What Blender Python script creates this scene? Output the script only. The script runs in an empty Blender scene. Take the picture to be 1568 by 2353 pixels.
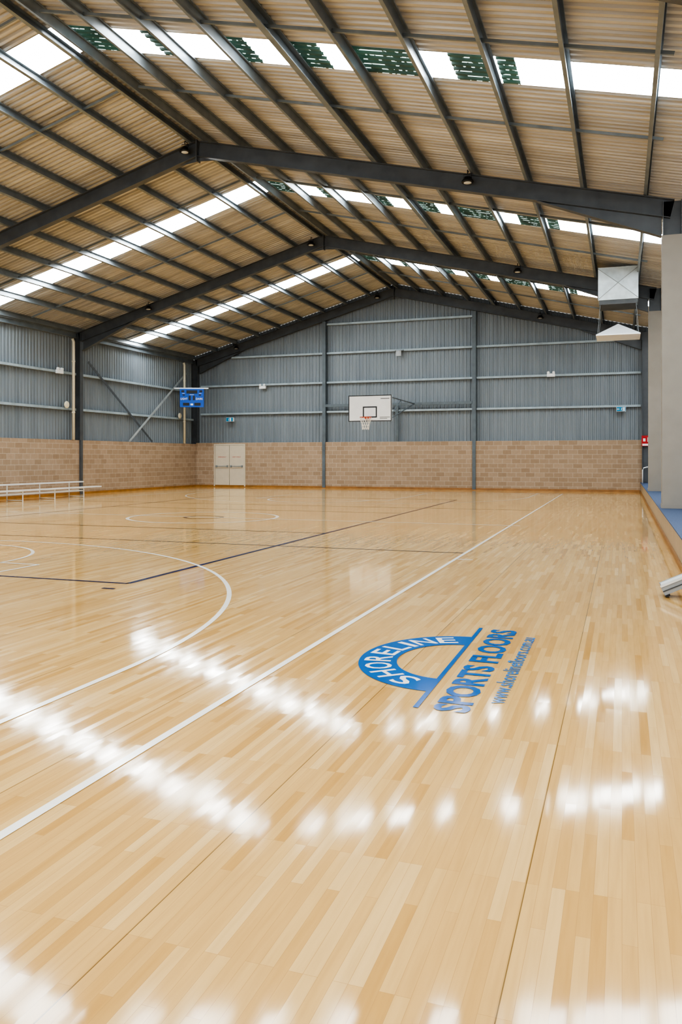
import bpy, bmesh, math, random
from mathutils import Vector, Matrix
random.seed(4)
SC = bpy.context.scene
C = SC.collection
TH = math.radians(19.25); SN, CS = math.sin(TH), math.cos(TH)
F, CX, HY, H = 1850.0, 784.0, 1052.0, 1.45
PI = math.pi

# ---- measuring helpers: a photo measurement turned into a point on a known plane
def ray(px, py):
    t = (px-CX)/F
    return Vector((t*CS-SN, t*SN+CS, (HY-py)/F))
def on_z(px, py, z=0.0):
    r = ray(px, py); k = (z-H)/r.z
    return Vector((r.x*k, r.y*k, z))
def on_y(px, py, Y):
    r = ray(px, py); k = Y/r.y
    return Vector((r.x*k, Y, H+r.z*k))
def on_x(px, py, X):
    r = ray(px, py); k = X/r.x
    return Vector((X, r.y*k, H+r.z*k))

# ---- hall dimensions
XR = -10.0; ZR = 9.57; SL = 0.28; SR = 0.238
XL = -20.6; XE = 0.77; XW = 3.6; YB = 36.0; YF = -3.2
def roof_z(x):
    return ZR-SL*(XR-x) if x < XR else ZR-SR*(x-XR)

# ---- materials
def lin(h):
    h = h.lstrip('#'); o = []
    for i in (0, 2, 4):
        c = int(h[i:i+2], 16)/255
        o.append(c/12.92 if c <= .04045 else ((c+.055)/1.055)**2.4)
    return (o[0], o[1], o[2], 1)
class NT:
    def __init__(s, name):
        s.m = bpy.data.materials.new(name); s.m.use_nodes = True
        s.t = s.m.node_tree; s.b = s.t.nodes['Principled BSDF']
    def n(s, kind, **kw):
        nd = s.t.nodes.new(kind)
        for k, v in kw.items():
            setattr(nd, k, v)
        return nd
    def l(s, a, b): s.t.links.new(a, b)
    def math(s, op, a, b=None, clamp=False):
        nd = s.n('ShaderNodeMath', operation=op); nd.use_clamp = clamp
        for i, x in enumerate((a, b)):
            if x is None: continue
            if hasattr(x, 'links'): s.l(x, nd.inputs[i])
            else: nd.inputs[i].default_value = x
        return nd.outputs[0]
    def mix(s, fac, a, b, blend='MIX'):
        nd = s.n('ShaderNodeMix', data_type='RGBA', blend_type=blend)
        for sock, x in ((nd.inputs[0], fac), (nd.inputs[6], a), (nd.inputs[7], b)):
            if hasattr(x, 'links'): s.l(x, sock)
            else: sock.default_value = x
        return nd.outputs[2]
    def pos(s):
        return s.n('ShaderNodeNewGeometry').outputs['Position']
    def sep(s, v):
        nd = s.n('ShaderNodeSeparateXYZ'); s.l(v, nd.inputs[0]); return nd.outputs
    def comb(s, x, y, z=0.0):
        nd = s.n('ShaderNodeCombineXYZ')
        for i, k in enumerate((x, y, z)):
            if hasattr(k, 'links'): s.l(k, nd.inputs[i])
            else: nd.inputs[i].default_value = k
        return nd.outputs[0]
    def noise(s, v, scale=1.0, detail=3.0):
        nd = s.n('ShaderNodeTexNoise'); s.l(v, nd.inputs['Vector'])
        nd.inputs['Scale'].default_value = scale; nd.inputs['Detail'].default_value = detail
        return nd.outputs[0]
    def scale(s, v, k):
        nd = s.n('ShaderNodeVectorMath', operation='MULTIPLY'); s.l(v, nd.inputs[0]); nd.inputs[1].default_value = k
        return nd.outputs[0]
    def ramp(s, f, stops):
        nd = s.n('ShaderNodeValToRGB'); s.l(f, nd.inputs[0])
        e = nd.color_ramp.elements
        while len(e) < len(stops): e.new(.5)
        for i, (p, c) in enumerate(stops):
            e[i].position = p; e[i].color = c
        return nd.outputs[0]
    def bump(s, h, strength, dist, normal=None):
        nd = s.n('ShaderNodeBump'); nd.inputs['Strength'].default_value = strength
        nd.inputs['Distance'].default_value = dist
        if normal is not None: s.l(normal, nd.inputs['Normal'])
        s.l(h, nd.inputs['Height']); s.l(nd.outputs[0], s.b.inputs['Normal'])
def paint(name, hexc, rough=.5, metal=0.0, var=.12, scale=(3, 3, 3), spec=.5):
    t = NT(name); c = lin(hexc)
    nz = t.noise(t.scale(t.pos(), scale), 1.0, 4)
    dk = tuple(x*(1-var*1.6) for x in c[:3])+(1,); lt = tuple(min(1, x*(1+var)) for x in c[:3])+(1,)
    t.l(t.ramp(nz, [(.3, dk), (.7, lt)]), t.b.inputs['Base Color'])
    t.b.inputs['Roughness'].default_value = rough; t.b.inputs['Metallic'].default_value = metal
    t.b.inputs['Specular IOR Level'].default_value = spec
    return t.m
def make_floor_mat():
    t = NT('maple_floor'); p = t.pos(); x, y, z = t.sep(p)
    br = t.n('ShaderNodeTexBrick', offset=.37, offset_frequency=3, squash=1.0)
    t.l(t.comb(y, x), br.inputs['Vector'])
    br.inputs['Color1'].default_value = (0, 0, 0, 1); br.inputs['Color2'].default_value = (1, 1, 1, 1)
    br.inputs['Mortar'].default_value = (.5, .5, .5, 1); br.inputs['Scale'].default_value = 1
    br.inputs['Mortar Size'].default_value = .0006; br.inputs['Brick Width'].default_value = .7
    br.inputs['Row Height'].default_value = .0446; br.inputs['Mortar Smooth'].default_value = .2
    sp = t.n('ShaderNodeSeparateColor'); t.l(br.outputs['Color'], sp.inputs[0])
    v = sp.outputs[0]
    base = t.ramp(v, [(0, lin('c69b5c')), (.2, lin('d0a86b')), (.75, lin('d6b073')), (1, lin('ddbb83'))])
    gr = t.noise(t.scale(p, (45, 2.6, 1)), 1.0, 5)
    grain = t.ramp(gr, [(.25, (.88, .86, .82, 1)), (.6, (1, 1, 1, 1))])
    c = t.mix(.8, base, grain, 'MULTIPLY')
    big = t.noise(t.scale(p, (1.2, .5, 1)), 1.0, 2)
    c = t.mix(.5, c, t.ramp(big, [(.3, (.93, .91, .88, 1)), (.7, (1, 1, 1, 1))]), 'MULTIPLY')
    c = t.mix(t.math('MULTIPLY', br.outputs['Fac'], .42), c, lin('7d5128'))
    fr = t.math('FRACT', t.math('DIVIDE', t.math('ADD', x, 11.15+.31), 1.115))
    gap = t.math('LESS_THAN', fr, .0036)
    c = t.mix(t.math('MULTIPLY', gap, .7), c, lin('3b2714'))
    t.l(c, t.b.inputs['Base Color'])
    rr = t.noise(t.scale(p, (18, 1.1, 1)), 1.0, 3)
    rv = t.math('ADD', t.math('MULTIPLY', rr, .06), t.math('MULTIPLY', v, .04))
    t.l(t.math('ADD', rv, .025), t.b.inputs['Roughness'])
    t.b.inputs['Specular IOR Level'].default_value = .27
    # every board sits at a very slightly different tilt
    k1 = t.math('MULTIPLY', t.math('SUBTRACT', v, .5), .005)
    k2 = t.math('MULTIPLY', t.math('SUBTRACT', t.math('FRACT', t.math('MULTIPLY', v, 7.31)), .5), .005)
    nv = t.n('ShaderNodeVectorMath', operation='NORMALIZE'); t.l(t.comb(k1, k2, 1.0), nv.inputs[0])
    hb = t.noise(t.scale(p, (19, 1.0, 1)), 1.0, 1)
    t.bump(hb, .008, .001, nv.outputs[0])
    return t.m
def make_brick_mat():
    t = NT('block_wall'); p = t.pos(); x, y, z = t.sep(p)
    br = t.n('ShaderNodeTexBrick', offset=.5, offset_frequency=2)
    t.l(t.comb(t.math('ADD', x, y), z), br.inputs['Vector'])
    br.inputs['Color1'].default_value = lin('9b846d'); br.inputs['Color2'].default_value = lin('ab947d')
    br.inputs['Mortar'].default_value = lin('bdad98'); br.inputs['Scale'].default_value = 1
    br.inputs['Mortar Size'].default_value = .008; br.inputs['Brick Width'].default_value = .4; br.inputs['Row Height'].default_value = .2
    nz = t.ramp(t.noise(p, 9, 4), [(.3, (.88, .88, .88, 1)), (.7, (1, 1, 1, 1))])
    t.l(t.mix(.8, br.outputs['Color'], nz, 'MULTIPLY'), t.b.inputs['Base Color'])
    t.b.inputs['Roughness'].default_value = .85
    t.bump(br.outputs['Fac'], -.5, .006)
    return t.m
def make_sheet_mat(name, a, b, streak, rough, metal):
    t = NT(name); p = t.pos()
    nz = t.noise(t.scale(p, streak), 1.0, 4)
    t.l(t.ramp(nz, [(.28, lin(a)), (.68, lin(b))]), t.b.inputs['Base Color'])
    t.b.inputs['Roughness'].default_value = rough; t.b.inputs['Metallic'].default_value = metal
    return t.m
RP = .165
def make_sky_mat(name, dirty):
    t = NT(name); p = t.pos(); x, y, z = t.sep(p)
    t.b.inputs['Base Color'].default_value = (.5, .55, .55, 1)
    rib = t.math('ABSOLUTE', t.math('SINE', t.math('MULTIPLY', y, PI/RP)))
    if dirty:
        f = t.noise(t.scale(p, (8.5, 4.0, 3.0)), 1.0, 2)
        k = t.math('MULTIPLY', t.math('GREATER_THAN', f, .53), t.math('GREATER_THAN', rib, .62))
        f2 = t.noise(t.scale(p, (2.2, 1.6, 1.0)), 1.0, 2)
        dark = t.ramp(f2, [(.3, (.003, .008, .006, 1)), (.7, (.012, .032, .022, 1))])
        t.l(t.mix(k, dark, (.6, .75, .72, 1)), t.b.inputs['Emission Color'])
        t.b.inputs['Emission Strength'].default_value = 2.2
        t.b.inputs['Base Color'].default_value = lin('16231d')
    else:
        f = t.noise(t.scale(p, (1.2, 6, 1)), 1.0, 2)
        c = t.ramp(f, [(.3, (.86, .94, 1, 1)), (.6, (.95, .98, 1, 1))])
        c = t.mix(t.math('MULTIPLY', t.math('GREATER_THAN', rib, .9), .5), c, (.5, .6, .65, 1))
        t.l(c, t.b.inputs['Emission Color'])
        t.b.inputs['Emission Strength'].default_value = 20
    return t.m
M = {}
M['floor'] = make_floor_mat(); M['brick'] = make_brick_mat()
M['roof'] = make_sheet_mat('roof_sheet', '#a39f99', '#cac6be', (.3, 5.5, .3), .4, .2)
M['wallsheet'] = make_sheet_mat('wall_sheet', '#757d84', '#838b91', (3.5, 3.5, .25), .5, .1)
M['sky'] = make_sky_mat('skylight_clear', False); M['skyd'] = make_sky_mat('skylight_dirty', True)
M['steel'] = paint('dark_steel', '#54585c', .4, .05); M['purlin'] = paint('purlin_steel', '#7a8287', .36, .1)
M['girt'] = paint('girt_steel', '#9dabb3', .45, .05); M['post'] = paint('post_steel', '#5f6970', .5)
M['cream'] = paint('cream_paint', '#958f86', .6, var=.03); M['creamd'] = paint('door_paint', '#cabfab', .45, var=.03)
M['pale'] = paint('pale_paint', '#dad6cd', .5, var=.03)
M['white'] = paint('white_paint', '#eceff1', .35, var=.02); M['black'] = paint('black_plastic', '#1b1c1e', .45)
M['line'] = paint('white_line', '#f2efe6', .1, var=.03, spec=.3); M['purple'] = paint('purple_line', '#16144a', .12, var=.05, spec=.2)
M['dline'] = paint('dark_line', '#36252a', .12, spec=.2); M['blue'] = paint('logo_blue', '#005eaa', .12, var=.04, spec=.25)
M['webblue'] = paint('web_blue', '#397cbc', .12, var=.04, spec=.25)
M['alu'] = paint('aluminium', '#e2e3e1', .35, .2, var=.05); M['galv'] = paint('galvanised', '#d3e0e6', .4, .1, var=.12, scale=(4, 4, 4))
M['ramp'] = paint('ramp_metal', '#9da2a5', .4, .2, var=.05)
M['galvd'] = paint('duct_dark', '#4a4d4f', .5); M['timber'] = paint('timber', '#9c6f3e', .4, var=.15, scale=(4, 4, 9))
M['carpet'] = paint('blue_carpet', '#4f607f', .9, var=.15, scale=(60, 60, 60)); M['plast'] = paint('stage_front', '#b09c80', .6, var=.05)
M['sblue'] = paint('score_blue', '#0c4fae', .4, var=.04); M['red'] = paint('red', '#b3171d', .4, var=.03)
M['teal'] = paint('exit_teal', '#0080ae', .4, var=.02); M['rim'] = paint('rim_orange', '#c04a26', .4)
M['net'] = paint('net_white', '#e9e4da', .8); M['pipe'] = paint('downpipe', '#d9d2bc', .45, var=.03)
M['lens'] = paint('lamp_lens', '#d9dcdc', .2, var=.02); M['grey'] = paint('grey_metal', '#878f94', .45, .2)
M['braced'] = paint('brace_dark', '#4d5359', .5); M['bracel'] = paint('brace_light', '#a0a8ac', .45)

# ---- mesh building
class MB:
    def __init__(s, T=None): s.v = []; s.f = []; s.m = []; s.T = T
    def add(s, vs, fs, mi=0):
        b = len(s.v)
        for p in vs:
            p = Vector(p); s.v.append(s.T @ p if s.T else p)
        for f in fs:
            s.f.append([i+b for i in f]); s.m.append(mi)
    def box(s, x0, x1, y0, y1, z0, z1, mi=0):
        s.add([(x, y, z) for x in (x0, x1) for y in (y0, y1) for z in (z0, z1)],
              [(0, 1, 3, 2), (4, 6, 7, 5), (0, 4, 5, 1), (2, 3, 7, 6), (0, 2, 6, 4), (1, 5, 7, 3)], mi)
    def beam(s, p0, p1, prof, up=(0, 0, 1), mi=0):
        p0, p1 = Vector(p0), Vector(p1); t = (p1-p0).normalized()
        side = t.cross(Vector(up)).normalized(); uv = side.cross(t); n = len(prof)
        vs = [p+side*a+uv*b for p in (p0, p1) for a, b in prof]
        fs = [(i, (i+1) % n, n+(i+1) % n, n+i) for i in range(n)]+[tuple(range(n)), tuple(range(2*n-1, n-1, -1))]
        s.add(vs, fs, mi)
    def bar(s, p0, p1, w, h, up=(0, 0, 1), mi=0):
        s.beam(p0, p1, [(-w/2, -h/2), (w/2, -h/2), (w/2, h/2), (-w/2, h/2)], up, mi)
    def tube(s, pts, r, n=8, mi=0, closed=False):
        pts = [Vector(p) for p in pts]; k = len(pts); rings = []
        for i, p in enumerate(pts):
            a = pts[i-1] if (i or closed) else p; b = pts[(i+1) % k] if (i < k-1 or closed) else p
            t = (b-a).normalized(); ref = Vector((0, 0, 1)) if abs(t.z) < .9 else Vector((1, 0, 0))
            u = t.cross(ref).normalized(); w = u.cross(t)
            rings.append([p+u*r*math.cos(2*PI*j/n)+w*r*math.sin(2*PI*j/n) for j in range(n)])
        fs = []
        for i in range(k if closed else k-1):
            q = (i+1) % k
            for j in range(n): fs.append((i*n+j, i*n+(j+1) % n, q*n+(j+1) % n, q*n+j))
        if not closed: fs += [tuple(range(n)), tuple(range(k*n-1, (k-1)*n-1, -1))]
        s.add([v for rg in rings for v in rg], fs, mi)
    def lathe(s, c, prof, n=20, axis='z', mi=0):
        c = Vector(c); vs = []; k = len(prof)
        for r, h in prof:
            for j in range(n):
                a = 2*PI*j/n; ca, sa = r*math.cos(a), r*math.sin(a)
                vs.append(c+(Vector((ca, sa, h)) if axis == 'z' else Vector((ca, h, sa)) if axis == 'y' else Vector((h, ca, sa))))
        fs = [(i*n+j, i*n+(j+1) % n, (i+1)*n+(j+1) % n, (i+1)*n+j) for i in range(k-1) for j in range(n)]
        fs += [tuple(range(n)), tuple(range((k-1)*n, k*n))]
        s.add(vs, fs, mi)
    def prism(s, poly, d, mi=0):
        n = len(poly); d = Vector(d); poly = [Vector(p) for p in poly]
        s.add(poly+[p+d for p in poly], [tuple(range(n)), tuple(range(n, 2*n))]+[(i, (i+1) % n, n+(i+1) % n, n+i) for i in range(n)], mi)
    def flat(s, poly, mi=0): s.add(poly, [tuple(range(len(poly)))], mi)
    def ring(s, cx, cy, r, w, a0, a1, z, n=64, mi=0):
        vs = []
        for i in range(n+1):
            a = math.radians(a0+(a1-a0)*i/n)
            for rr in (r-w/2, r+w/2): vs.append((cx+rr*math.cos(a), cy+rr*math.sin(a), z))
        s.add(vs, [(2*i, 2*i+1, 2*i+3, 2*i+2) for i in range(n)], mi)
    def rect(s, x0, x1, y0, y1, z, mi=0): s.add([(x0, y0, z), (x1, y0, z), (x1, y1, z), (x0, y1, z)], [(0, 1, 2, 3)], mi)
    def build(s, name, mat, parent=None, smooth=False, normals=True):
        off = Vector((0, 0, 0))
        if parent is not None:
            q = parent
            while q is not None: off += q.location; q = q.parent
        me = bpy.data.meshes.new(name)
        me.from_pydata([tuple(v-off) for v in s.v], [], s.f)
        for m in (mat if isinstance(mat, (list, tuple)) else [mat]): me.materials.append(m)
        for p, mi in zip(me.polygons, s.m): p.material_index = mi; p.use_smooth = smooth
        if normals:
            bm = bmesh.new(); bm.from_mesh(me); bmesh.ops.recalc_face_normals(bm, faces=bm.faces); bm.to_mesh(me); bm.free()
        o = bpy.data.objects.new(name, me); C.objects.link(o)
        if parent is not None: o.parent = parent
        return o
def tag(o, label, cat, group=None):
    o['label'] = label; o['category'] = cat
    if group: o['group'] = group
    return o
def thing(name, label, cat, loc=(0, 0, 0), group=None):
    o = bpy.data.objects.new(name, None); C.objects.link(o); o.location = loc; o.empty_display_size = .1
    return tag(o, label, cat, group)
def struct(o): o['kind'] = 'structure'; return o
def dup(root, loc, label):
    r = root.copy(); C.objects.link(r); r.location = loc; r['label'] = label
    for ch in list(root.children):
        c = ch.copy(); C.objects.link(c); c.parent = r
        for g in list(ch.children):
            d = g.copy(); C.objects.link(d); d.parent = c
    return r
_tc = {}
def text_polys(body, offset):
    if (body, offset) in _tc: return _tc[(body, offset)]
    cu = bpy.data.curves.new('t', 'FONT'); cu.body = body; cu.size = 1; cu.offset = offset; cu.resolution_u = 3
    ob = bpy.data.objects.new('t', cu); C.objects.link(ob); bpy.context.view_layer.update()
    ev = ob.evaluated_get(bpy.context.evaluated_depsgraph_get()); me = ev.to_mesh()
    r = ([v.co.copy() for v in me.vertices], [list(p.vertices) for p in me.polygons])
    ev.to_mesh_clear(); bpy.data.objects.remove(ob); bpy.data.curves.remove(cu)
    _tc[(body, offset)] = r
    return r
def put_text(mb, body, o, u, v, width, height, offset=.0, mi=0):
    vs, fs = text_polys(body, offset); o, u, v = Vector(o), Vector(u), Vector(v)
    x0 = min(p.x for p in vs); x1 = max(p.x for p in vs); y0 = min(p.y for p in vs); y1 = max(p.y for p in vs)
    mb.add([o+u*((p.x-x0)/(x1-x0)*width)+v*((p.y-y0)/(y1-y0)*height) for p in vs], fs, mi)
def Iprof(d, w, tf=.016, tw=.012, swap=False):
    p = [(-w/2, d/2), (w/2, d/2), (w/2, d/2-tf), (tw/2, d/2-tf), (tw/2, -d/2+tf), (w/2, -d/2+tf), (w/2, -d/2), (-w/2, -d/2),
         (-w/2, -d/2+tf), (-tw/2, -d/2+tf), (-tw/2, d/2-tf), (-w/2, d/2-tf)]
    return [(b, a) for a, b in p] if swap else p
def Cprof(d, w, t=.006):  # web on one side, hangs below 0
    return [(-w/2, 0), (w/2, 0), (w/2, -t*3), (w/2-t, -t*3), (w/2-t, -t), (-w/2+t, -t), (-w/2+t, -d+t), (w/2-t, -d+t), (w/2-t, -d+3*t), (w/2, -d+3*t), (w/2, -d), (-w/2, -d)]

# ================= THE SETTING =================
mb = MB(); mb.box(XL, XW, YF, YB+.3, -.12, 0)
floor = struct(mb.build('floor', M['floor']))
# ribbed profile points
def ribs(s0, s1, pitch=RP, d=.048):
    out = []; k = math.floor(s0/pitch); x = k*pitch
    while x < s1:
        for f, h in ((0, 0), (.42, 0), (.54, d), (.88, d)):
            q = x+f*pitch
            if s0 < q < s1: out.append((q, h))
        x += pitch
    return [(s0, 0)]+out+[(s1, 0)]
Y1 = 12.95
STRIPS = [3.75, Y1, 21.85, 30.9]; SW = .47  # first strip is out of view, added in series for ambient light
cuts = [YF]
for y in STRIPS: cuts += [y-SW, y+SW]
cuts.append(YB+.3)
mb = MB()
for i in range(0, len(cuts), 2):
    pr = ribs(cuts[i], cuts[i+1])
    for xa, xb in ((XR, XL-.1), (XR, XW+.1)):
        vs = []
        for y, h in pr: vs += [(xa, y, roof_z(xa)+h), (xb, y, roof_z(xb)+h)]
        mb.add(vs, [(2*k, 2*k+1, 2*k+3, 2*k+2) for k in range(len(pr)-1)])
struct(mb.build('ceiling', M['roof']))
def px_to_x(px, Y):
    t = (px-CX)/F
    return Y*(t*CS-SN)/(t*SN+CS)
DIRTY = [(px_to_x(a, Y1), px_to_x(b, Y1)) for a, b in ((178, 272), (350, 397), (525, 582), (672, 748), (810, 952), (1040, 1126), (1148, 1190))]
wn = 1
for y in STRIPS:
    pr = ribs(y-SW, y+SW)
    for side in ('l', 'r'):
        mb = MB()
        xs = [XR-.12, XL-.1] if side == 'l' else [XR+.12]+[q for d in DIRTY for q in d if q > XR+.13]+[XW+.1]
        for a, b in zip(xs, xs[1:]):
            m_ = (a+b)/2; mi = 1 if side == 'r' and any(d0 < m_ < d1 for d0, d1 in DIRTY) else 0
            vs = []
            for q, h in pr: vs += [(a, q, roof_z(a)+h), (b, q, roof_z(b)+h)]
            mb.add(vs, [(2*k, 2*k+1, 2*k+3, 2*k+2) for k in range(len(pr)-1)], mi)
        struct(mb.build('window_%d' % wn, [M['sky'], M['skyd']])); wn += 1
# ridge capping closes the strip ends
mb = MB(); mb.flat([(XR-.3, YF, roof_z(XR-.3)+.055), (XR, YF, ZR+.065), (XR, YB+.3, ZR+.065), (XR-.3, YB+.3, roof_z(XR-.3)+.055)])
mb.flat([(XR+.3, YF, roof_z(XR+.3)+.055), (XR, YF, ZR+.065), (XR, YB+.3, ZR+.065), (XR+.3, YB+.3, roof_z(XR+.3)+.055)])
struct(mb.build('trim_1', M['steel']))
# back wall: block base, ribbed sheeting above
BH = 2.2; LH = 2.15
wb = MB(); wb.box(XL+.27, XW, YB, YB+.3, 0, BH)
wall_back = struct(wb.build('wall_back', M['brick']))
mb = MB(); pr = ribs(XL, XW, .17, .028); vs = []
pr = sorted(pr+[(XR, 0)])
for x, h in pr: vs += [(x, YB+.3-h, BH), (x, YB+.3-h, roof_z(x)-.005)]
mb.add(vs, [(2*k, 2*k+1, 2*k+3, 2*k+2) for k in range(len(pr)-1)])
mb.build('metal_sheeting', M['wallsheet'], wall_back)['label'] = 'blue-grey ribbed metal sheeting'
wl = MB(); wl.box(XL-.05, XL+.26, YF, YB+.3, 0, LH)
wall_left = struct(wl.build('wall_left', M['brick']))
mb = MB(); pr = ribs(YF, YB+.3, .17, .028); vs = []
for y, h in pr: vs += [(XL-.04+h, y, LH), (XL-.04+h, y, roof_z(XL)-.01)]
mb.add(vs, [(2*k, 2*k+1, 2*k+3, 2*k+2) for k in range(len(pr)-1)])
mb.build('metal_sheeting', M['wallsheet'], wall_left)['label'] = 'blue-grey ribbed metal sheeting'
mb = MB(); mb.box(XW, XW+.15, YF, YB+.3, 0, roof_z(XW)); struct(mb.build('wall_right', M['pale']))
# end wall behind the viewer is left out to add daylight fill
mb = MB(); mb.box(XL+.27, .7, YB-.03, YB, 0, .1); mb.box(XL+.27, .7, YB-.07, YB-.03, 0, .035); struct(mb.build('baseboard_back', M['timber']))
mb = MB(); mb.box(XL+.26, XL+.29, YF, YB-.08, 0, .1); struct(mb.build('baseboard_left', M['timber']))

# ---- painted markings belong to the floor
LW = .05
def fl(name, fn, mat, label):
    b = MB(); fn(b); o = b.build(name, mat, floor, normals=False); o['label'] = label; return o
XSL = -2.25; XFL = -17.6; XC = -9.92
fl('sideline', lambda b: b.rect(XSL-.025, XSL+.025, YF, 33.4, .003), M['line'], 'white line running the length of the court')
fl('sideline', lambda b: b.rect(XFL-.025, XFL+.025, YF, 33.4, .003), M['line'], 'white line along the far side')
fl('baseline', lambda b: b.rect(XFL, XSL, 33.35, 33.42, .003), M['line'], 'white end line')
def tp(b, yc, sgn, w=LW):
    r = 6.7
    b.ring(XC, yc, r, w, 0, 180*sgn, .003, 96)
    for s in (-1, 1):
        b.rect(XC+s*r-.025, XC+s*r+.025, min(yc, yc-sgn*3.2), max(yc, yc-sgn*3.2), .003)
fl('three_point_line', lambda b: tp(b, 4.66, 1), M['line'], 'large white arc in the foreground')
fl('three_point_line', lambda b: tp(b, 30.4, -1, .05), M['line'], 'white arc at the far end')
def key(b, yf, sgn, w=.025):
    b.ring(XC, yf, 1.8, 2*w, 0, 180*sgn, .003)
    b.rect(XC-2.45, XC+2.45, yf-w, yf+w, .003)
    for s in (-1, 1): b.rect(XC+s*2.45-.025, XC+s*2.45+.025, min(yf, yf-sgn*5.8), max(yf, yf-sgn*5.8), .003)
fl('free_throw_lane', lambda b: key(b, 8.95, 1), M['line'], 'white key and half circle on the left')
fl('free_throw_lane', lambda b: key(b, 26.2, -1, .04), M['line'], 'white key and half circle at the far end')
YC = 17.45
fl('centre_circle', lambda b: b.ring(-9.65, YC, 1.8, .085, 0, 360, .003, 96), M['line'], 'white circle in the middle of the court')
fl('centre_spot', lambda b: b.ring(-9.65, YC, .45, .08, 0, 360, .0025), M['dline'], 'small dark circle inside the white circle')
fl('halfway_line', lambda b: b.rect(XFL, -2.05, YC-.03, YC+.03, .0028), M['line'], 'white line across mid court')
def vb(b):
    x0, x1, y0, y1 = -14.4, -5.38, 7.95, 27.5
    b.rect(x0, x1, y0-.03, y0+.03, .002); b.rect(x0, x1, y1-.04, y1+.04, .002)
    b.rect(x0-.035, x0+.035, y0, y1, .002); b.rect(x1-.035, x1+.035, y0, y1, .002)
    b.rect(x1-.08, x1+.08, 7.55, 7.61, .002)
fl('inner_court_boundary', vb, M['purple'], 'purple rectangle inside the white court')
def thirds(b):
    for y, x0, x1, w in ((14.5, -14.4, -5.38, .035), (20.4, -14.4, -5.38, .035), (12.17, XFL, XSL, .03), (22.7, XFL, XSL, .035)): b.rect(x0, x1, y-w, y+w, .0016)
fl('cross_court_lines', thirds, M['dline'], 'thin dark lines across the court')
fl('hash_mark', lambda b: b.rect(-2.22, -2.0, 11.38, 11.43, .003), M['line'], 'short white tick beside the sideline')
# logo, reads along +Y with its top towards -X
LX, LY = -1.132, 5.69
def lp(u, v, z): return Vector((LX-v, LY+u, z))
logo = MB()
def ell(b):
    n = 60; vs = []
    for i in range(n+1):
        a = PI*i/n
        vs += [lp(.5*math.cos(a), .40*math.sin(a), .003), lp(.8*math.cos(a), .67*math.sin(a), .003)]
    b.add(vs, [(2*i, 2*i+1, 2*i+3, 2*i+2) for i in range(n)])
ell(logo); logo.rect(LX-.016, LX+.016, 4.55, 6.86, .0032)
lg = logo.build('floor_logo', M['blue'], floor, normals=False); lg['label'] = 'blue arch emblem on a bar'
tb = MB(); word = 'SHORELINE'; wid = [1, 1.05, 1.12, 1.05, .95, .9, .32, 1.1, 1.0]; gap = .3
N = 400; pts = []; L = 0; pv = None
for i in range(N+1):
    a = math.radians(165+(12-165)*i/N); q = Vector((.65*math.cos(a), .535*math.sin(a)))
    if pv is not None: L += (q-pv).length
    pts.append((L, q, Vector((.65*math.sin(a), -.535*math.cos(a))).normalized())); pv = q
tot = sum(wid)+gap*8; acc = 0
for ch, w in zip(word, wid):
    s_ = L*(acc+w/2)/tot; acc += w+gap
    _, ctr, tan = min(pts, key=lambda p: abs(p[0]-s_)); wl_ = L*w/tot
    nor = Vector((-tan.y, tan.x)); hh = .19
    o2 = ctr-tan*wl_/2-nor*hh/2
    put_text(tb, ch, lp(o2.x, o2.y, .0042), lp(tan.x, tan.y, 0)-lp(0, 0, 0), lp(nor.x, nor.y, 0)-lp(0, 0, 0), wl_, hh, .012)
tb.build('lettering', M['line'], lg, normals=False)['label'] = 'white curved letters SHORELINE'
tb = MB(); put_text(tb, 'SPORTS FLOORS', (-.822, 4.54, .003), (0, 1, 0), (-1, 0, 0), 2.3, .215, .035)
tb.build('lettering', M['blue'], lg, normals=False)['label'] = 'bold blue letters SPORTS FLOORS'
tb = MB(); put_text(tb, 'www.shorelinefloors.com.au', (-.655, 4.78, .003), (0, 1, 0), (-1, 0, 0), 1.84, .112, .012)
tb.build('lettering', M['webblue'], lg, normals=False)['label'] = 'small blue web address'

# ---- double exit door
a = on_y(495, 1025, YB); b_ = on_y(562, 1122, YB); dx0, dx1, dz = a.x, b_.x, 2.08
mb = MB(); w = .06; yf_ = YB-.05
mb.box(dx0-w, dx0, yf_, YB, 0, dz+w); mb.box(dx1, dx1+w, yf_, YB, 0, dz+w); mb.box(dx0, dx1, yf_, YB, dz, dz+w)
door = struct(mb.build('door_1', M['creamd']))
mid = (dx0+dx1)/2
mb = MB(); mb.box(dx0, dx1, YB-.006, YB-.001, .1, dz); mb.build('door_gap', M['grey'], door)
for x0, x1 in ((dx0+.01, mid-.01), (mid+.01, dx1-.01)):
    mb = MB(); mb.box(x0, x1, YB-.035, YB-.007, .1, dz-.01); lf = mb.build('door_leaf', M['creamd'], door)
    mb = MB(); mb.tube([(x0+.08, YB-.1, 1.03), (x1-.08, YB-.1, 1.03)], .018)
    for x in (x0+.06, x1-.12): mb.box(x, x+.06, YB-.12, YB-.035, .98, 1.08)
    mb.build('push_bar', M['grey'], lf)
    mb = MB(); word = 'EMERGENCY' if x0 < mid-.1 else 'EXIT ONLY'
    put_text(mb, word, (x0+.17, YB-.037, 1.46), (1, 0, 0), (0, 0, 1), x1-x0-.34, .06, .0)
    mb.build('lettering', M['red'], lf, normals=False)['label'] = 'red words '+word

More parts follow.
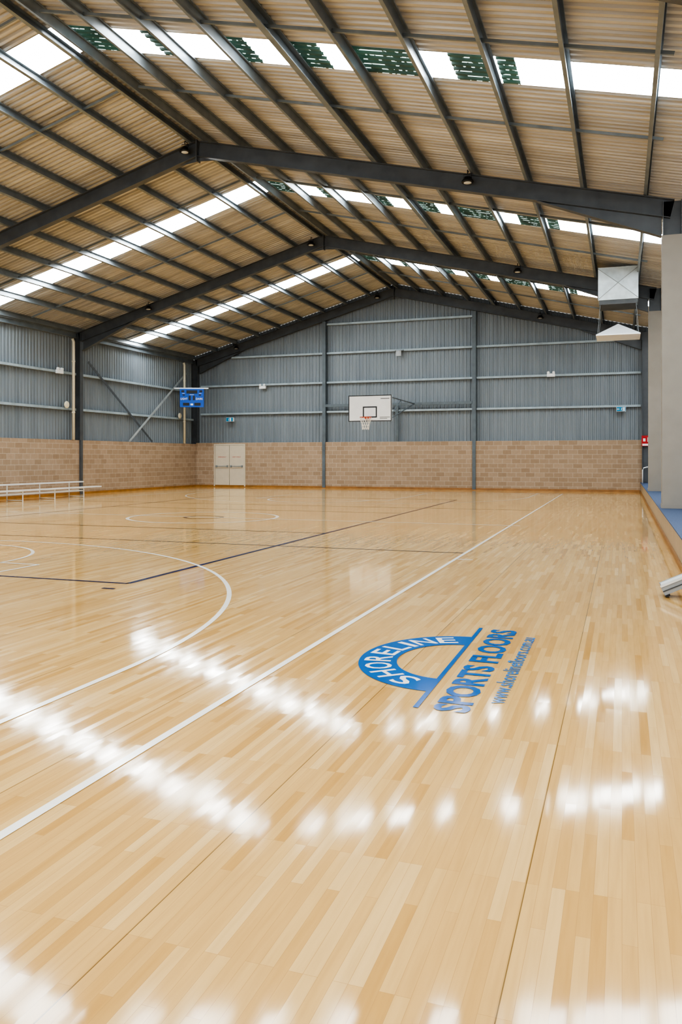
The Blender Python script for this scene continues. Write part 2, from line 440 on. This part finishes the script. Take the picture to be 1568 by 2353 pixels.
# ================= STEEL =================
RD = .38; ROFF = .235      # rafter depth; rafter top sits this far under the roof sheet
def frame(Y, label, end=False, cols=True):
    t = thing('portal_frame', label, 'steel frame', (XR, Y, 0), 'steel portal frames')
    for xe, s in ((XL+.2, SL), (XE+.2, SR)):
        sg = 1 if xe > XR else -1
        p0 = Vector((XR+sg*.02, Y, ZR-ROFF-RD/2)); p1 = Vector((xe, Y, roof_z(xe)-ROFF-RD/2))
        mb = MB(); mb.beam(p0, p1, Iprof(RD, .18)); mb.build('rafter', M['steel'], t)
        # haunch
        xi = xe-sg*2.7; zb = roof_z(xi)-ROFF-RD-.01; zc = roof_z(xe)-ROFF-RD-.01
        xf = xe-sg*.2
        mb = MB()
        mb.prism([(xi, Y-.006, zb), (xf, Y-.006, roof_z(xf)-ROFF-RD-.01), (xf, Y-.006, roof_z(xf)-ROFF-RD-.40)], (0, .012, 0))
        mb.bar((xi, Y, zb), (xf, Y, roof_z(xf)-ROFF-RD-.40), .18, .016)
        mb.build('haunch', M['steel'], t)
        ztop = roof_z(xe)-ROFF-.02
        mb = MB()
        if sg < 0:
            mb.beam((XL+.16, Y, LH+.002), (XL+.16, Y, ztop), Iprof(.32, .2, swap=True), (0, 1, 0))
            mb.box(XL+.262, XL+.33, Y-.07, Y+.07, 0, LH+.002)
        elif end:
            mb.beam((XE+.2, Y-.25, .43), (XE+.2, Y-.25, ztop), Iprof(.36, .2, swap=True), (0, 1, 0))
        else:
            mb.beam((XE+.2, Y, 5.99), (XE+.2, Y, ztop), Iprof(.36, .2, swap=True), (0, 1, 0))
        mb.build('column', M['steel'], t)
    mb = MB(); zt = ZR-ROFF
    mb.box(XR-.015, XR+.015, Y-.1, Y+.1, zt-RD-.12, zt+.03)
    for sg, s in ((-1, SL), (1, SR)):
        mb.prism([(XR+sg*.015, Y-.006, zt-RD), (XR+sg*.015, Y-.006, zt-RD-.11), (XR+sg*.5, Y-.006, zt-RD-.5*s-.02)], (0, .012, 0))
    mb.build('apex_plate', M['steel'], t)
    return t
frame(8.8, 'dark steel gable frame nearest the viewer, overhead')
frame(17.8, 'dark steel gable frame in the foreground, crossing between the two nearest skylight strips')
frame(26.8, 'dark steel gable frame second from the back wall, one roof bay in front of it')
frame(YB+.12, 'dark steel gable frame standing against the grey back wall', end=True)
ords = ['first', 'second', 'third', 'fourth', 'fifth', 'sixth', 'seventh', 'eighth', 'ninth', 'tenth']
PX = [-9.78, -8.8, -7.65, -6.5, -5.33, -4.2, -3.07, -1.9, -.75, .5]
for k, x in enumerate(PX):
    for sg in (1, -1):
        xx = x if sg > 0 else 2*XR-x
        s = SR if sg > 0 else SL
        up = Vector((s*sg, 0, 1)).normalized(); d = .22
        mb = MB(); p = Vector((xx, 0, roof_z(xx)-.004))
        mb.beam((p.x, YF+.02, p.z), (p.x, YB+.25, p.z), Cprof(d-.006, .065 if not (k == 4 and sg > 0) else .13), up)
        o = mb.build('roof_purlin', M['purlin'])
        tag(o, 'long dark steel purlin, %s from the ridge on the %s roof slope' % (ords[k], 'right' if sg > 0 else 'left'), 'purlin', 'roof purlins')
rows = [(11.75, 'nearest bay, before the skylight strip'), (14.85, 'nearest bay, behind the skylight strip'), (20.75, 'middle bay, before the skylight strip'), (23.95, 'middle bay, behind the skylight strip'), (29.7, 'farthest bay, before the skylight strip'), (32.9, 'farthest bay, behind the skylight strip')]
for y, w in rows:
    for sg in (1, -1):
        mb = MB(); xs = [XR+sg*.22, XE-.1 if sg > 0 else XL+.3]
        mb.bar((xs[0], y, roof_z(xs[0])-.12), (xs[1], y, roof_z(xs[1])-.12), .04, .05)
        tag(mb.build('purlin_bridging', M['purlin']), 'thin steel bar across the purlins of the %s slope, %s' % ('right' if sg > 0 else 'left', w), 'steel bar', 'purlin bridging bars')
# end-wall posts
xp1 = on_y(745, 1000, YB).x; xp2 = on_y(1090, 1000, YB).x
for x, w in ((xp1, 'left of the basketball hoop'), (xp2, 'right of the basketball hoop')):
    mb = MB(); zt = roof_z(x)-ROFF-RD-.04
    mb.beam((x, YB+.11, BH+.002), (x, YB+.11, zt), Iprof(.26, .17), (0, 1, 0))
    mb.box(x-.075, x+.075, YB-.06, YB-.035, 0, BH+.01); mb.box(x-.006, x+.006, YB-.035, YB-.002, .12, BH)
    tag(mb.build('wall_post', M['post']), 'grey steel post on the back wall '+w, 'post', 'back wall posts')
levels = [(3.6, 'lowest'), (5.0, 'second lowest'), (6.4, 'third lowest'), (7.78, 'topmost')]
bays = [(XL+.45, xp1-.09, 'left'), (xp1+.09, xp2-.09, 'middle'), (xp2+.09, XE-.02, 'right')]
for z, ln in levels:
    for x0, x1, bn in bays:
        if z > 7 and bn != 'middle': continue
        lim = z+.2+ROFF+RD
        if bn == 'left': x0 = max(x0, XR-(ZR-lim)/SL)
        if bn == 'right': x1 = min(x1, XR+(ZR-lim)/SR)
        mb = MB(); mb.box(x0, x1, YB+.13, YB+.262, z, z+.005); mb.box(x0, x1, YB+.125, YB+.13, z, z+.09); mb.box(x0, x1, YB+.255, YB+.262, z+.005, z+.09)
        tag(mb.build('wall_girt', M['girt']), '%s pale steel girt in the %s bay of the back wall' % (ln, bn), 'girt', 'back wall girts')
for z, ln in ((3.32, 'lower'), (4.72, 'upper')):
    for y0, y1, bn in ((17.95, 26.68, 'nearer'), (26.92, YB-.05, 'farther')):
        mb = MB(); mb.box(XL+.0, XL+.15, y0, y1, z, z+.005); mb.box(XL+.15, XL+.155, y0, y1, z, z+.09); mb.box(XL+.0, XL+.006, y0, y1, z+.005, z+.09)
        tag(mb.build('wall_girt', M['girt']), '%s pale steel girt in the %s bay of the left wall' % (ln, bn), 'girt', 'left wall girts')
mb = MB(); mb.beam((XL+.1, YF, roof_z(XL)-.2), (XL+.1, YB, roof_z(XL)-.2), Cprof(.2, .1))
tag(mb.build('eave_beam', M['purlin']), 'dark steel eave beam along the top of the left wall', 'beam')
for (pa, pb, lb, mm) in (((203, 832), (350, 1015), 'dark flat diagonal brace falling away from the column on the left wall', 'braced'), ((428, 858), (297, 1015), 'pale flat diagonal brace rising towards the scoreboard on the left wall', 'bracel')):
    xo = XL+.188 if pa[0] < 300 else XL+.208
    mb = MB(); mb.bar(on_x(pa[0], pa[1], xo), on_x(pb[0], pb[1], xo), .1, .012, (1, 0, 0))
    tag(mb.build('wall_brace', M[mm]), lb, 'brace', 'left wall cross braces')
for px, lb in ((169, 'cream downpipe on the left wall beside the middle column'), (424, 'cream downpipe on the left wall behind the scoreboard')):
    y = on_x(px, 1000, XL+.3).y; t = thing('downpipe', lb, 'pipe', (XL+.3, y, LH), 'cream downpipes')
    mb = MB(); mb.tube([(XL+.3, y, LH+.005), (XL+.3, y, 6.0), (XL+.27, y-.03, 6.12)], .055, 12); mb.build('pipe', M['pipe'], t, True)
    for z in (3.2, 5.2):
        mb = MB(); mb.lathe((XL+.3, y, z), [(.06, 0), (.068, .01), (.068, .05), (.06, .06)], 12); mb.build('pipe_clip', M['pipe'], t)
    mb = MB(); c = on_x(px-12, 930 if px < 300 else 955, XL+.26)
    mb.lathe((XL+.21, y-.32, c.z), [(.05, -.02), (.13, .0), (.14, .03), (.11, .06), (.04, .07)], 18, 'x')
    tag(mb.build('wall_sounder', M['pipe']), 'small round cream fitting '+('left of the nearer cream downpipe' if px < 300 else 'below the scoreboard beside the farther downpipe'), 'fitting')

# ================= STAGE SIDE =================
SZ = .42; XS = .74
st = thing('stage_platform', 'low stage along the right side with blue carpet and beige front', 'stage', (XS, 18, 0))
mb = MB(); mb.box(XS, XW-.01, 2, YB-.01, .0, SZ-.02); mb.build('front_panel', M['plast'], st)
mb = MB(); mb.box(XS-.02, XW-.01, 2, YB-.01, SZ-.02, SZ); mb.build('carpet', M['carpet'], st)
mb = MB(); mb.box(XS-.03, XS-.002, 2, YB-.08, 0, .07); mb.build('skirting', M['timber'], st)
for Y, w in ((17.8, 'large cream boxed pillar at the right edge, nearest on the stage'), (26.8, 'cream boxed pillar on the stage behind the nearest one')):
    mb = MB(); mb.box(XE, XE+.75, Y-.17, Y+.17, SZ+.002, 5.98)
    mb.box(XE-.012, XE+.762, Y-.182, Y+.182, SZ+.002, SZ+.09)
    tag(mb.build('pillar', M['cream']), w, 'pillar', 'cream stage pillars')
# red sign on the far right column
p = on_y(1487, 1013, YB-.3)
t = thing('fire_sign', 'red safety sign with white pictogram on the far right column', 'sign', (p.x, YB-.15, p.z))
mb = MB(); mb.box(p.x-.2, p.x+.2, YB-.26, YB-.25, p.z-.22, p.z+.22)
mb.build('sign_plate', M['red'], t)
mb = MB(); y = YB-.262; x, z = p.x, p.z
mb.box(x-.17, x+.17, y-.001, y, z-.2, z-.12); mb.box(x-.14, x-.05, y-.001, y, z-.02, z+.1); mb.box(x+.03, x+.05, y-.001, y, z-.04, z+.14); mb.box(x+.05, x+.12, y-.001, y, z+.06, z+.14)
mb.build('pictogram', M['white'], t)
mb = MB(); yy = 34.6; mb.tube([(.78, yy, SZ), (.78, yy, .95), (.82, yy, 1.04), (.95, yy, 1.08), (1.5, yy, 1.08), (1.5, yy, SZ)], .022)
tag(mb.build('handrail', M['white'], smooth=True), 'white tubular handrail on the far end of the stage', 'handrail')
# aluminium ramp leaning on the stage
def ramp():
    t = thing('access_ramp', 'short aluminium ramp leaning against the stage front at right', 'ramp', (.43, 9.2, 0))
    ang = math.atan(.48); ux = Vector((math.cos(ang), 0, math.sin(ang))); uz = Vector((-math.sin(ang), 0, math.cos(ang)))
    o = Vector((.425, 9.0, .012))
    def sl(u0, u1, y0, y1, w0, w1, name, mat):
        m = MB(); m.add([o+ux*u+uz*w+Vector((0, yv, 0)) for u in (u0, u1) for yv in (y0, y1) for w in (w0, w1)],
                        [(0, 1, 3, 2), (4, 6, 7, 5), (0, 4, 5, 1), (2, 3, 7, 6), (0, 2, 6, 4), (1, 5, 7, 3)])
        m.build(name, mat, t)
    L = .26
    sl(0.01, L, .0, .2, .06, .115, 'deck', M['alu'])
    sl(0, L, -.02, .0, .012, .12, 'side_rail', M['ramp']); sl(0, L, .2, .22, .012, .12, 'side_rail', M['ramp'])
    sl(.0, L, -.03, -.02, .1, .12, 'edge_lip', M['alu']); sl(.0, L, -.026, -.02, .05, .06, 'trim_strip', M['galvd'])
    sl(.0, .05, -.025, .22, -.008, .012, 'foot', M['black'])
ramp()

# ================= AIR DUCT =================
yfr = 25.0; wd = .56; yd = yfr+wd; xd = on_y(1421, 650, yfr).x; zb = on_y(1421, 697, yfr).z; ztop = roof_z(xd+wd)-.02
t = thing('air_duct', 'square galvanised air duct dropping from the roof with a pale pyramid deflector', 'air duct', (xd, yd, 5))
mb = MB(); mb.box(xd-wd, xd+wd, yd-wd, yd+wd, zb+.12, ztop)
yv = yd-wd; zz0, zz1 = zb+.14, ztop-.03; cz = (zz0+zz1)/2
for q in (((xd-wd, yv, zz0), (xd+wd, yv, zz0)), ((xd+wd, yv, zz0), (xd+wd, yv, zz1)), ((xd+wd, yv, zz1), (xd-wd, yv, zz1)), ((xd-wd, yv, zz1), (xd-wd, yv, zz0))):
    mb.flat([q[0], q[1], (xd, yv-.08, cz)])
mb.build('duct_box', M['galv'], t, normals=False)
mb = MB()
for sx in (-1, 1):
    for zz in (zz0, zz1): mb.tube([(xd+sx*wd, yv-.004, zz), (xd, yv-.084, cz)], .009, 6)
mb.build('cross_crease', M['bracel'], t)
mb = MB(); mb.box(xd-wd+.03, xd+wd-.03, yd-wd+.03, yd+wd-.03, zb-.01, zb+.12); mb.build('duct_collar', M['galvd'], t)
w2 = .62; z0 = on_y(1421, 769, yd-w2).z; z1 = on_y(1421, 744, yd).z
mb = MB(); mb.box(xd-w2, xd+w2, yd-w2, yd+w2, z0, z0+.03)
mb.add([(xd-w2, yd-w2, z0+.03), (xd+w2, yd-w2, z0+.03), (xd+w2, yd+w2, z0+.03), (xd-w2, yd+w2, z0+.03), (xd, yd, z1)], [(0, 1, 4), (1, 2, 4), (2, 3, 4), (3, 0, 4)])
mb.build('deflector', M['white'], t)
for sx in (-1, 1):
    for sy in (-1, 1):
        mb = MB(); mb.tube([(xd+sx*.5, yd+sy*.5, zb+.0), (xd+sx*.57, yd+sy*.57, z0+.03)], .005, 6); mb.build('hanger_rod', M['bracel'], t)

# ================= HIGH BAY LAMPS =================
root = thing('high_bay_lamp', '', 'lamp', (0, 0, 0), 'black high bay lamps')
mb = MB(); mb.lathe((0, 0, 0), [(.04, .1), (.07, .09), (.085, .03), (.125, .015), (.135, -.025), (.125, -.035)], 24); mb.build('housing', M['black'], root, True)
mb = MB(); mb.lathe((0, 0, 0), [(.085, -.035), (.085, -.043), (.06, -.05)], 24); mb.build('lens', M['lens'], root)
mb = MB(); mb.tube([(-.085, 0, .04), (-.085, 0, .16), (.085, 0, .16), (.085, 0, .04)], .01); mb.tube([(0, 0, .16), (0, 0, .24), (0, .12, .24)], .012); mb.build('bracket', M['black'], root)
spots = [(425, 346, 17.58, 'beside the apex of the foreground frame'), (1075, 390, 17.58, 'on the right rafter of the foreground frame'),
         (715, 541, 26.58, 'beside the apex of the second frame'), (1190, 606, 26.58, 'on the right rafter of the second frame'), (341, 689, 26.58, 'on the left rafter of the second frame'),
         (867, 653, 35.9, 'beside the apex of the back wall frame'), (1242, 703, 35.9, 'on the right rafter of the back wall frame'), (543, 756, 35.9, 'on the left rafter of the back wall frame')]
first = True
for px, py, Y, w in spots:
    x = on_y(px, py, Y).x; loc = (x, Y, roof_z(x)-ROFF-.2)
    lb = 'black round high bay lamp '+w
    if first: root.location = loc; root['label'] = lb; first = False
    else: dup(root, loc, lb)

# ================= BASKETBALL HOOP =================
bx, by = -9.5, 30.7; bz0, bz1 = 2.9, 3.95; hw = .9
t = thing('basketball_hoop', 'wall mounted basketball hoop with white rectangular backboard', 'basketball hoop', (bx, by, bz0))
mb = MB(); mb.box(bx-hw, bx+hw, by, by+.04, bz0, bz1); bd = mb.build('backboard', M['white'], t)
mb = MB(); yv = by-.004
def frm(x0, x1, z0, z1, w):
    mb.box(x0, x1, yv, by-.001, z0, z0+w); mb.box(x0, x1, yv, by-.001, z1-w, z1); mb.box(x0, x0+w, yv, by-.001, z0+w, z1-w); mb.box(x1-w, x1, yv, by-.001, z0+w, z1-w)
frm(bx-hw, bx+hw, bz0, bz1, .035); frm(bx-.295, bx+.295, bz0+.15, bz0+.6, .05)
for k in range(7): mb.box(bx+.45+k*.052, bx+.49+k*.052, yv, by-.001, bz1-.16, bz1-.13)
for r in range(2):
    for k in range(8-2*r): mb.box(bx+.42+k*.052, bx+.455+k*.052, yv, by-.001, bz0+.15-r*.05, bz0+.175-r*.05)
mb.build('board_markings', M['black'], bd)
mb = MB(); n = 28; rc = Vector((bx-.06, by-.38, 3.05))
mb.tube([rc+Vector((.23*math.cos(2*PI*i/n), .23*math.sin(2*PI*i/n), 0)) for i in range(n)], .011, 8, 0, True)
mb.box(rc.x-.1, rc.x+.1, by-.16, by-.005, 3.0, 3.05); mb.bar((rc.x-.07, by-.03, 2.97), (rc.x-.07, by-.2, 3.04), .02, .02); mb.bar((rc.x+.07, by-.03, 2.97), (rc.x+.07, by-.2, 3.04), .02, .02)
mb.build('rim', M['rim'], t)
mb = MB(); rr = [(.225, 0), (.20, -.12), (.165, -.24), (.14, -.36), (.135, -.48)]; kk = 12
for i in range(kk):
    for d in (1, -1):
        mb.tube([rc+Vector((r*math.cos(2*PI*(i+d*j*.5)/kk), r*math.sin(2*PI*(i+d*j*.5)/kk), z-.01)) for j, (r, z) in enumerate(rr)], .007, 5)
mb.build('net', M['net'], t)
zbm = 3.93
mb = MB(); mb.box(xp1+.09, xp2-.09, YB-.03, YB+.05, zbm-.06, zbm+.06); mb.build('wall_beam', M['post'], t)
mb = MB(); xq = on_y(912, 980, YB).x; mb.box(xq-.07, xq+.07, YB+.0, YB+.07, BH+.002, zbm-.06); mb.build('support_post', M['post'], t)
for xa, xb in ((bx+.75, bx+.5), (bx-.75, bx-.9)):
    mb = MB(); A = Vector((xa, by+.05, bz1-.06)); B = Vector((xb, YB-.05, zbm)); L = Vector((xa, by+.05, bz0+.05))
    mb.tube([A, B], .025); mb.tube([L, B], .025); mb.tube([A, L], .025)
    mb.tube([A.lerp(B, .45), L.lerp(B, .45)], .018); mb.tube([L, A.lerp(B, .45)], .018)
    mb.build('support_arm', M['post'], t)

# ================= SCOREBOARD =================
sp_ = on_x(441, 914, -19.5)
T = Matrix.Translation(sp_) @ Matrix.Rotation(math.radians(22), 4, 'Z')
t = thing('scoreboard', 'blue electronic scoreboard with LIGHT and DARK panels in the back left corner', 'scoreboard', sp_)
mb = MB(T); mb.box(-.57, .57, 0, .12, -.45, .43); bd = mb.build('case', M['sblue'], t)
for x0, x1, z0, z1 in ((-.26, .26, .2, .36), (-.5, -.36, .26, .36), (.36, .5, .26, .36), (-.44, -.33, .1, .16), (.33, .44, .1, .16), (-.15, -.05, -.12, .1), (.05, .15, -.12, .1), (-.42, -.12, -.38, -.24), (.12, .42, -.38, -.24)):
    mb = MB(T); mb.box(x0, x1, -.006, -.001, z0, z1); mb.build('digit_window', M['black'], bd)
for x0, x1, z0, z1 in ((-.06, .06, -.36, -.28), (-.46, -.34, .2, .215), (.34, .46, .2, .215), (-.1, .1, .135, .15)):
    mb = MB(T); mb.box(x0, x1, -.007, -.001, z0, z1); mb.build('caption_strip', M['white'], bd)
for wd_, x0 in (('LIGHT', -.53), ('DARK', .2)):
    mb = MB(T); put_text(mb, wd_, (x0, -.008, -.1), (1, 0, 0), (0, 0, 1), .33, .1, .0)
    mb.build('lettering', M['white'], bd, normals=False)['label'] = 'white word '+wd_
mb = MB(T); mb.bar((-.85, .08, .46), (.78, .08, .46), .05, .05); mb.bar((-.35, .08, .43), (-.35, .75, .43), .04, .04); mb.bar((.35, .08, -.3), (-.35, .75, -.3), .04, .04)
mb.build('mounting_bar', M['white'], t)

# ================= SIGNS AND SMALL FITTINGS =================
def exit_sign(px, py, arrow, label):
    p = on_y(px, py, YB-.05); x, y, z = p
    t = thing('exit_sign', label, 'exit sign', p, 'exit signs'); w, h = .19, .1
    mb = MB(); mb.box(x-w, x+w, y-.01, y+.12, z-h, z+h); bd = mb.build('case', M['white'], t)
    mb = MB(); mb.box(x-w+.01, x+w-.01, y-.016, y-.011, z-h+.01, z+h-.01); mb.build('panel', M['teal'], t)
    mb = MB(); q = y-.018
    ox = x+(.06 if arrow else 0)
    mb.box(ox+.02, ox+.09, q, q+.001, z-.075, z+.075)
    mb.lathe((ox-.02, q, z+.055), [(.014, 0), (.014, .001)], 10, 'y')
    for a, b in (((-.025, .035), (-.04, -.015)), ((-.04, -.015), (-.01, -.04)), ((-.01, -.04), (-.02, -.075)), ((-.04, -.015), (-.065, -.05)), ((-.025, .03), (.005, .01)), ((-.03, .03), (-.06, .01))):
        mb.bar((ox+a[0], q, z+a[1]), (ox+b[0], q, z+b[1]), .001, .014, (0, 0, 1) if abs(a[0]-b[0]) > .001 else (1, 0, 0))
    mb.build('pictogram', M['white'], t)
    if arrow:
        mb = MB(); mb.box(x-.13, x-.06, q, q+.001, z-.012, z+.012); mb.flat([(x-.165, q, z), (x-.12, q, z+.045), (x-.12, q, z-.045)])
        mb.build('arrow', M['white'], t)
exit_sign(528, 964, False, 'teal exit sign with running figure, above the double door')
exit_sign(1428, 940, True, 'teal exit sign with left arrow, at the right end of the back wall')
def twin(c, along, label):
    x, y, z = c; t = thing('emergency_light', label, 'emergency light', c, 'twin emergency lights')
    a = Vector((1, 0, 0)) if along == 'x' else Vector((0, 1, 0)); nrm = Vector((0, -1, 0)) if along == 'x' else Vector((1, 0, 0))
    mb = MB(); p = Vector(c)
    mb.bar(p-a*.17, p+a*.17, .1, .14, (0, 0, 1)); mb.build('housing', M['white'], t)
    for s in (-1, 1):
        mb = MB(); q = p+a*s*.11+Vector((0, 0, .11))+nrm*.03
        mb.lathe(q, [(.035, .05), (.06, -.03), (.055, -.05)], 12, 'y' if along == 'x' else 'x')
        mb.build('lamp_head', M['white'], t)
twin(on_y(604, 890, YB+.06), 'x', 'white twin-head emergency light on the back wall, left of the hoop')
twin(on_y(1267, 862, YB+.06), 'x', 'white twin-head emergency light on the back wall, right of the hoop')
twin(on_x(137, 854, XL+.22), 'y', 'white twin-head emergency light on the left wall')
p = on_y(917, 812, YB-.0)
t = thing('floodlight', 'round grey caged floodlight on the girt above the backboard', 'floodlight', p)
mb = MB(); mb.lathe(p, [(.05, .09), (.10, .07), (.14, -.02), (.13, -.05)], 18, 'y'); mb.build('lamp_body', M['grey'], t, True)
mb = MB()
for k in range(-2, 3): mb.box(p.x-.13, p.x+.13, p.y-.065, p.y-.055, p.z+k*.05-.006, p.z+k*.05+.006); mb.box(p.x+k*.05-.006, p.x+k*.05+.006, p.y-.065, p.y-.055, p.z-.13, p.z+.13)
mb.build('guard', M['white'], t)
mb = MB(); mb.box(p.x-.2, p.x+.2, p.y-.0, p.y+.12, p.z+.13, p.z+.17); mb.build('bracket', M['grey'], t)

# ================= BENCH =================
t = thing('tiered_bench', 'long two-tier aluminium bench against the block wall on the left', 'bench', (-18.6, 21, 0))
XB1, XB2 = -18.75, -19.4
for x, z, w, y1 in ((XB1, .39, .26, 25.8), (XB2, .57, .26, 25.6)):
    mb = MB(); mb.box(x-w/2, x+w/2, 16.5, y1, z-.045, z); mb.build('seat_plank', M['alu'], t)
mb = MB(); mb.box(XB2, XB2+.24, 16.5, 25.4, .2, .24); mb.build('foot_plank', M['alu'], t)
for y in (17.5, 19.6, 21.7, 23.3, 24.9):
    mb = MB(); mb.tube([(XB1, y, 0), (XB1, y, .345)], .02); mb.tube([(XB2, y, 0), (XB2, y, .525)], .02); mb.tube([(XB1, y, .03), (XB2, y, .03)], .016); mb.tube([(XB1, y, .32), (XB2, y, .32)], .016)
    mb.build('leg_frame', M['alu'], t)

# ================= WORLD, CAMERA =================
w = bpy.data.worlds.new('World'); SC.world = w; w.use_nodes = True
w.node_tree.nodes['Background'].inputs[0].default_value = (.9, .95, 1, 1); w.node_tree.nodes['Background'].inputs[1].default_value = 2.2
cam = bpy.data.cameras.new('Camera'); co = bpy.data.objects.new('Camera', cam); C.objects.link(co)
co.location = (0, 0, H); co.rotation_euler = (PI/2, 0, TH)
cam.sensor_fit = 'HORIZONTAL'; cam.sensor_width = 24; cam.lens = F/1568*24; cam.shift_y = -(1176.5-HY)/1568
cam.clip_end = 200
SC.camera = co
SC.view_settings.view_transform = 'AgX'
try: SC.view_settings.look = 'AgX - High Contrast'
except Exception: pass
SC.view_settings.exposure = 0.08
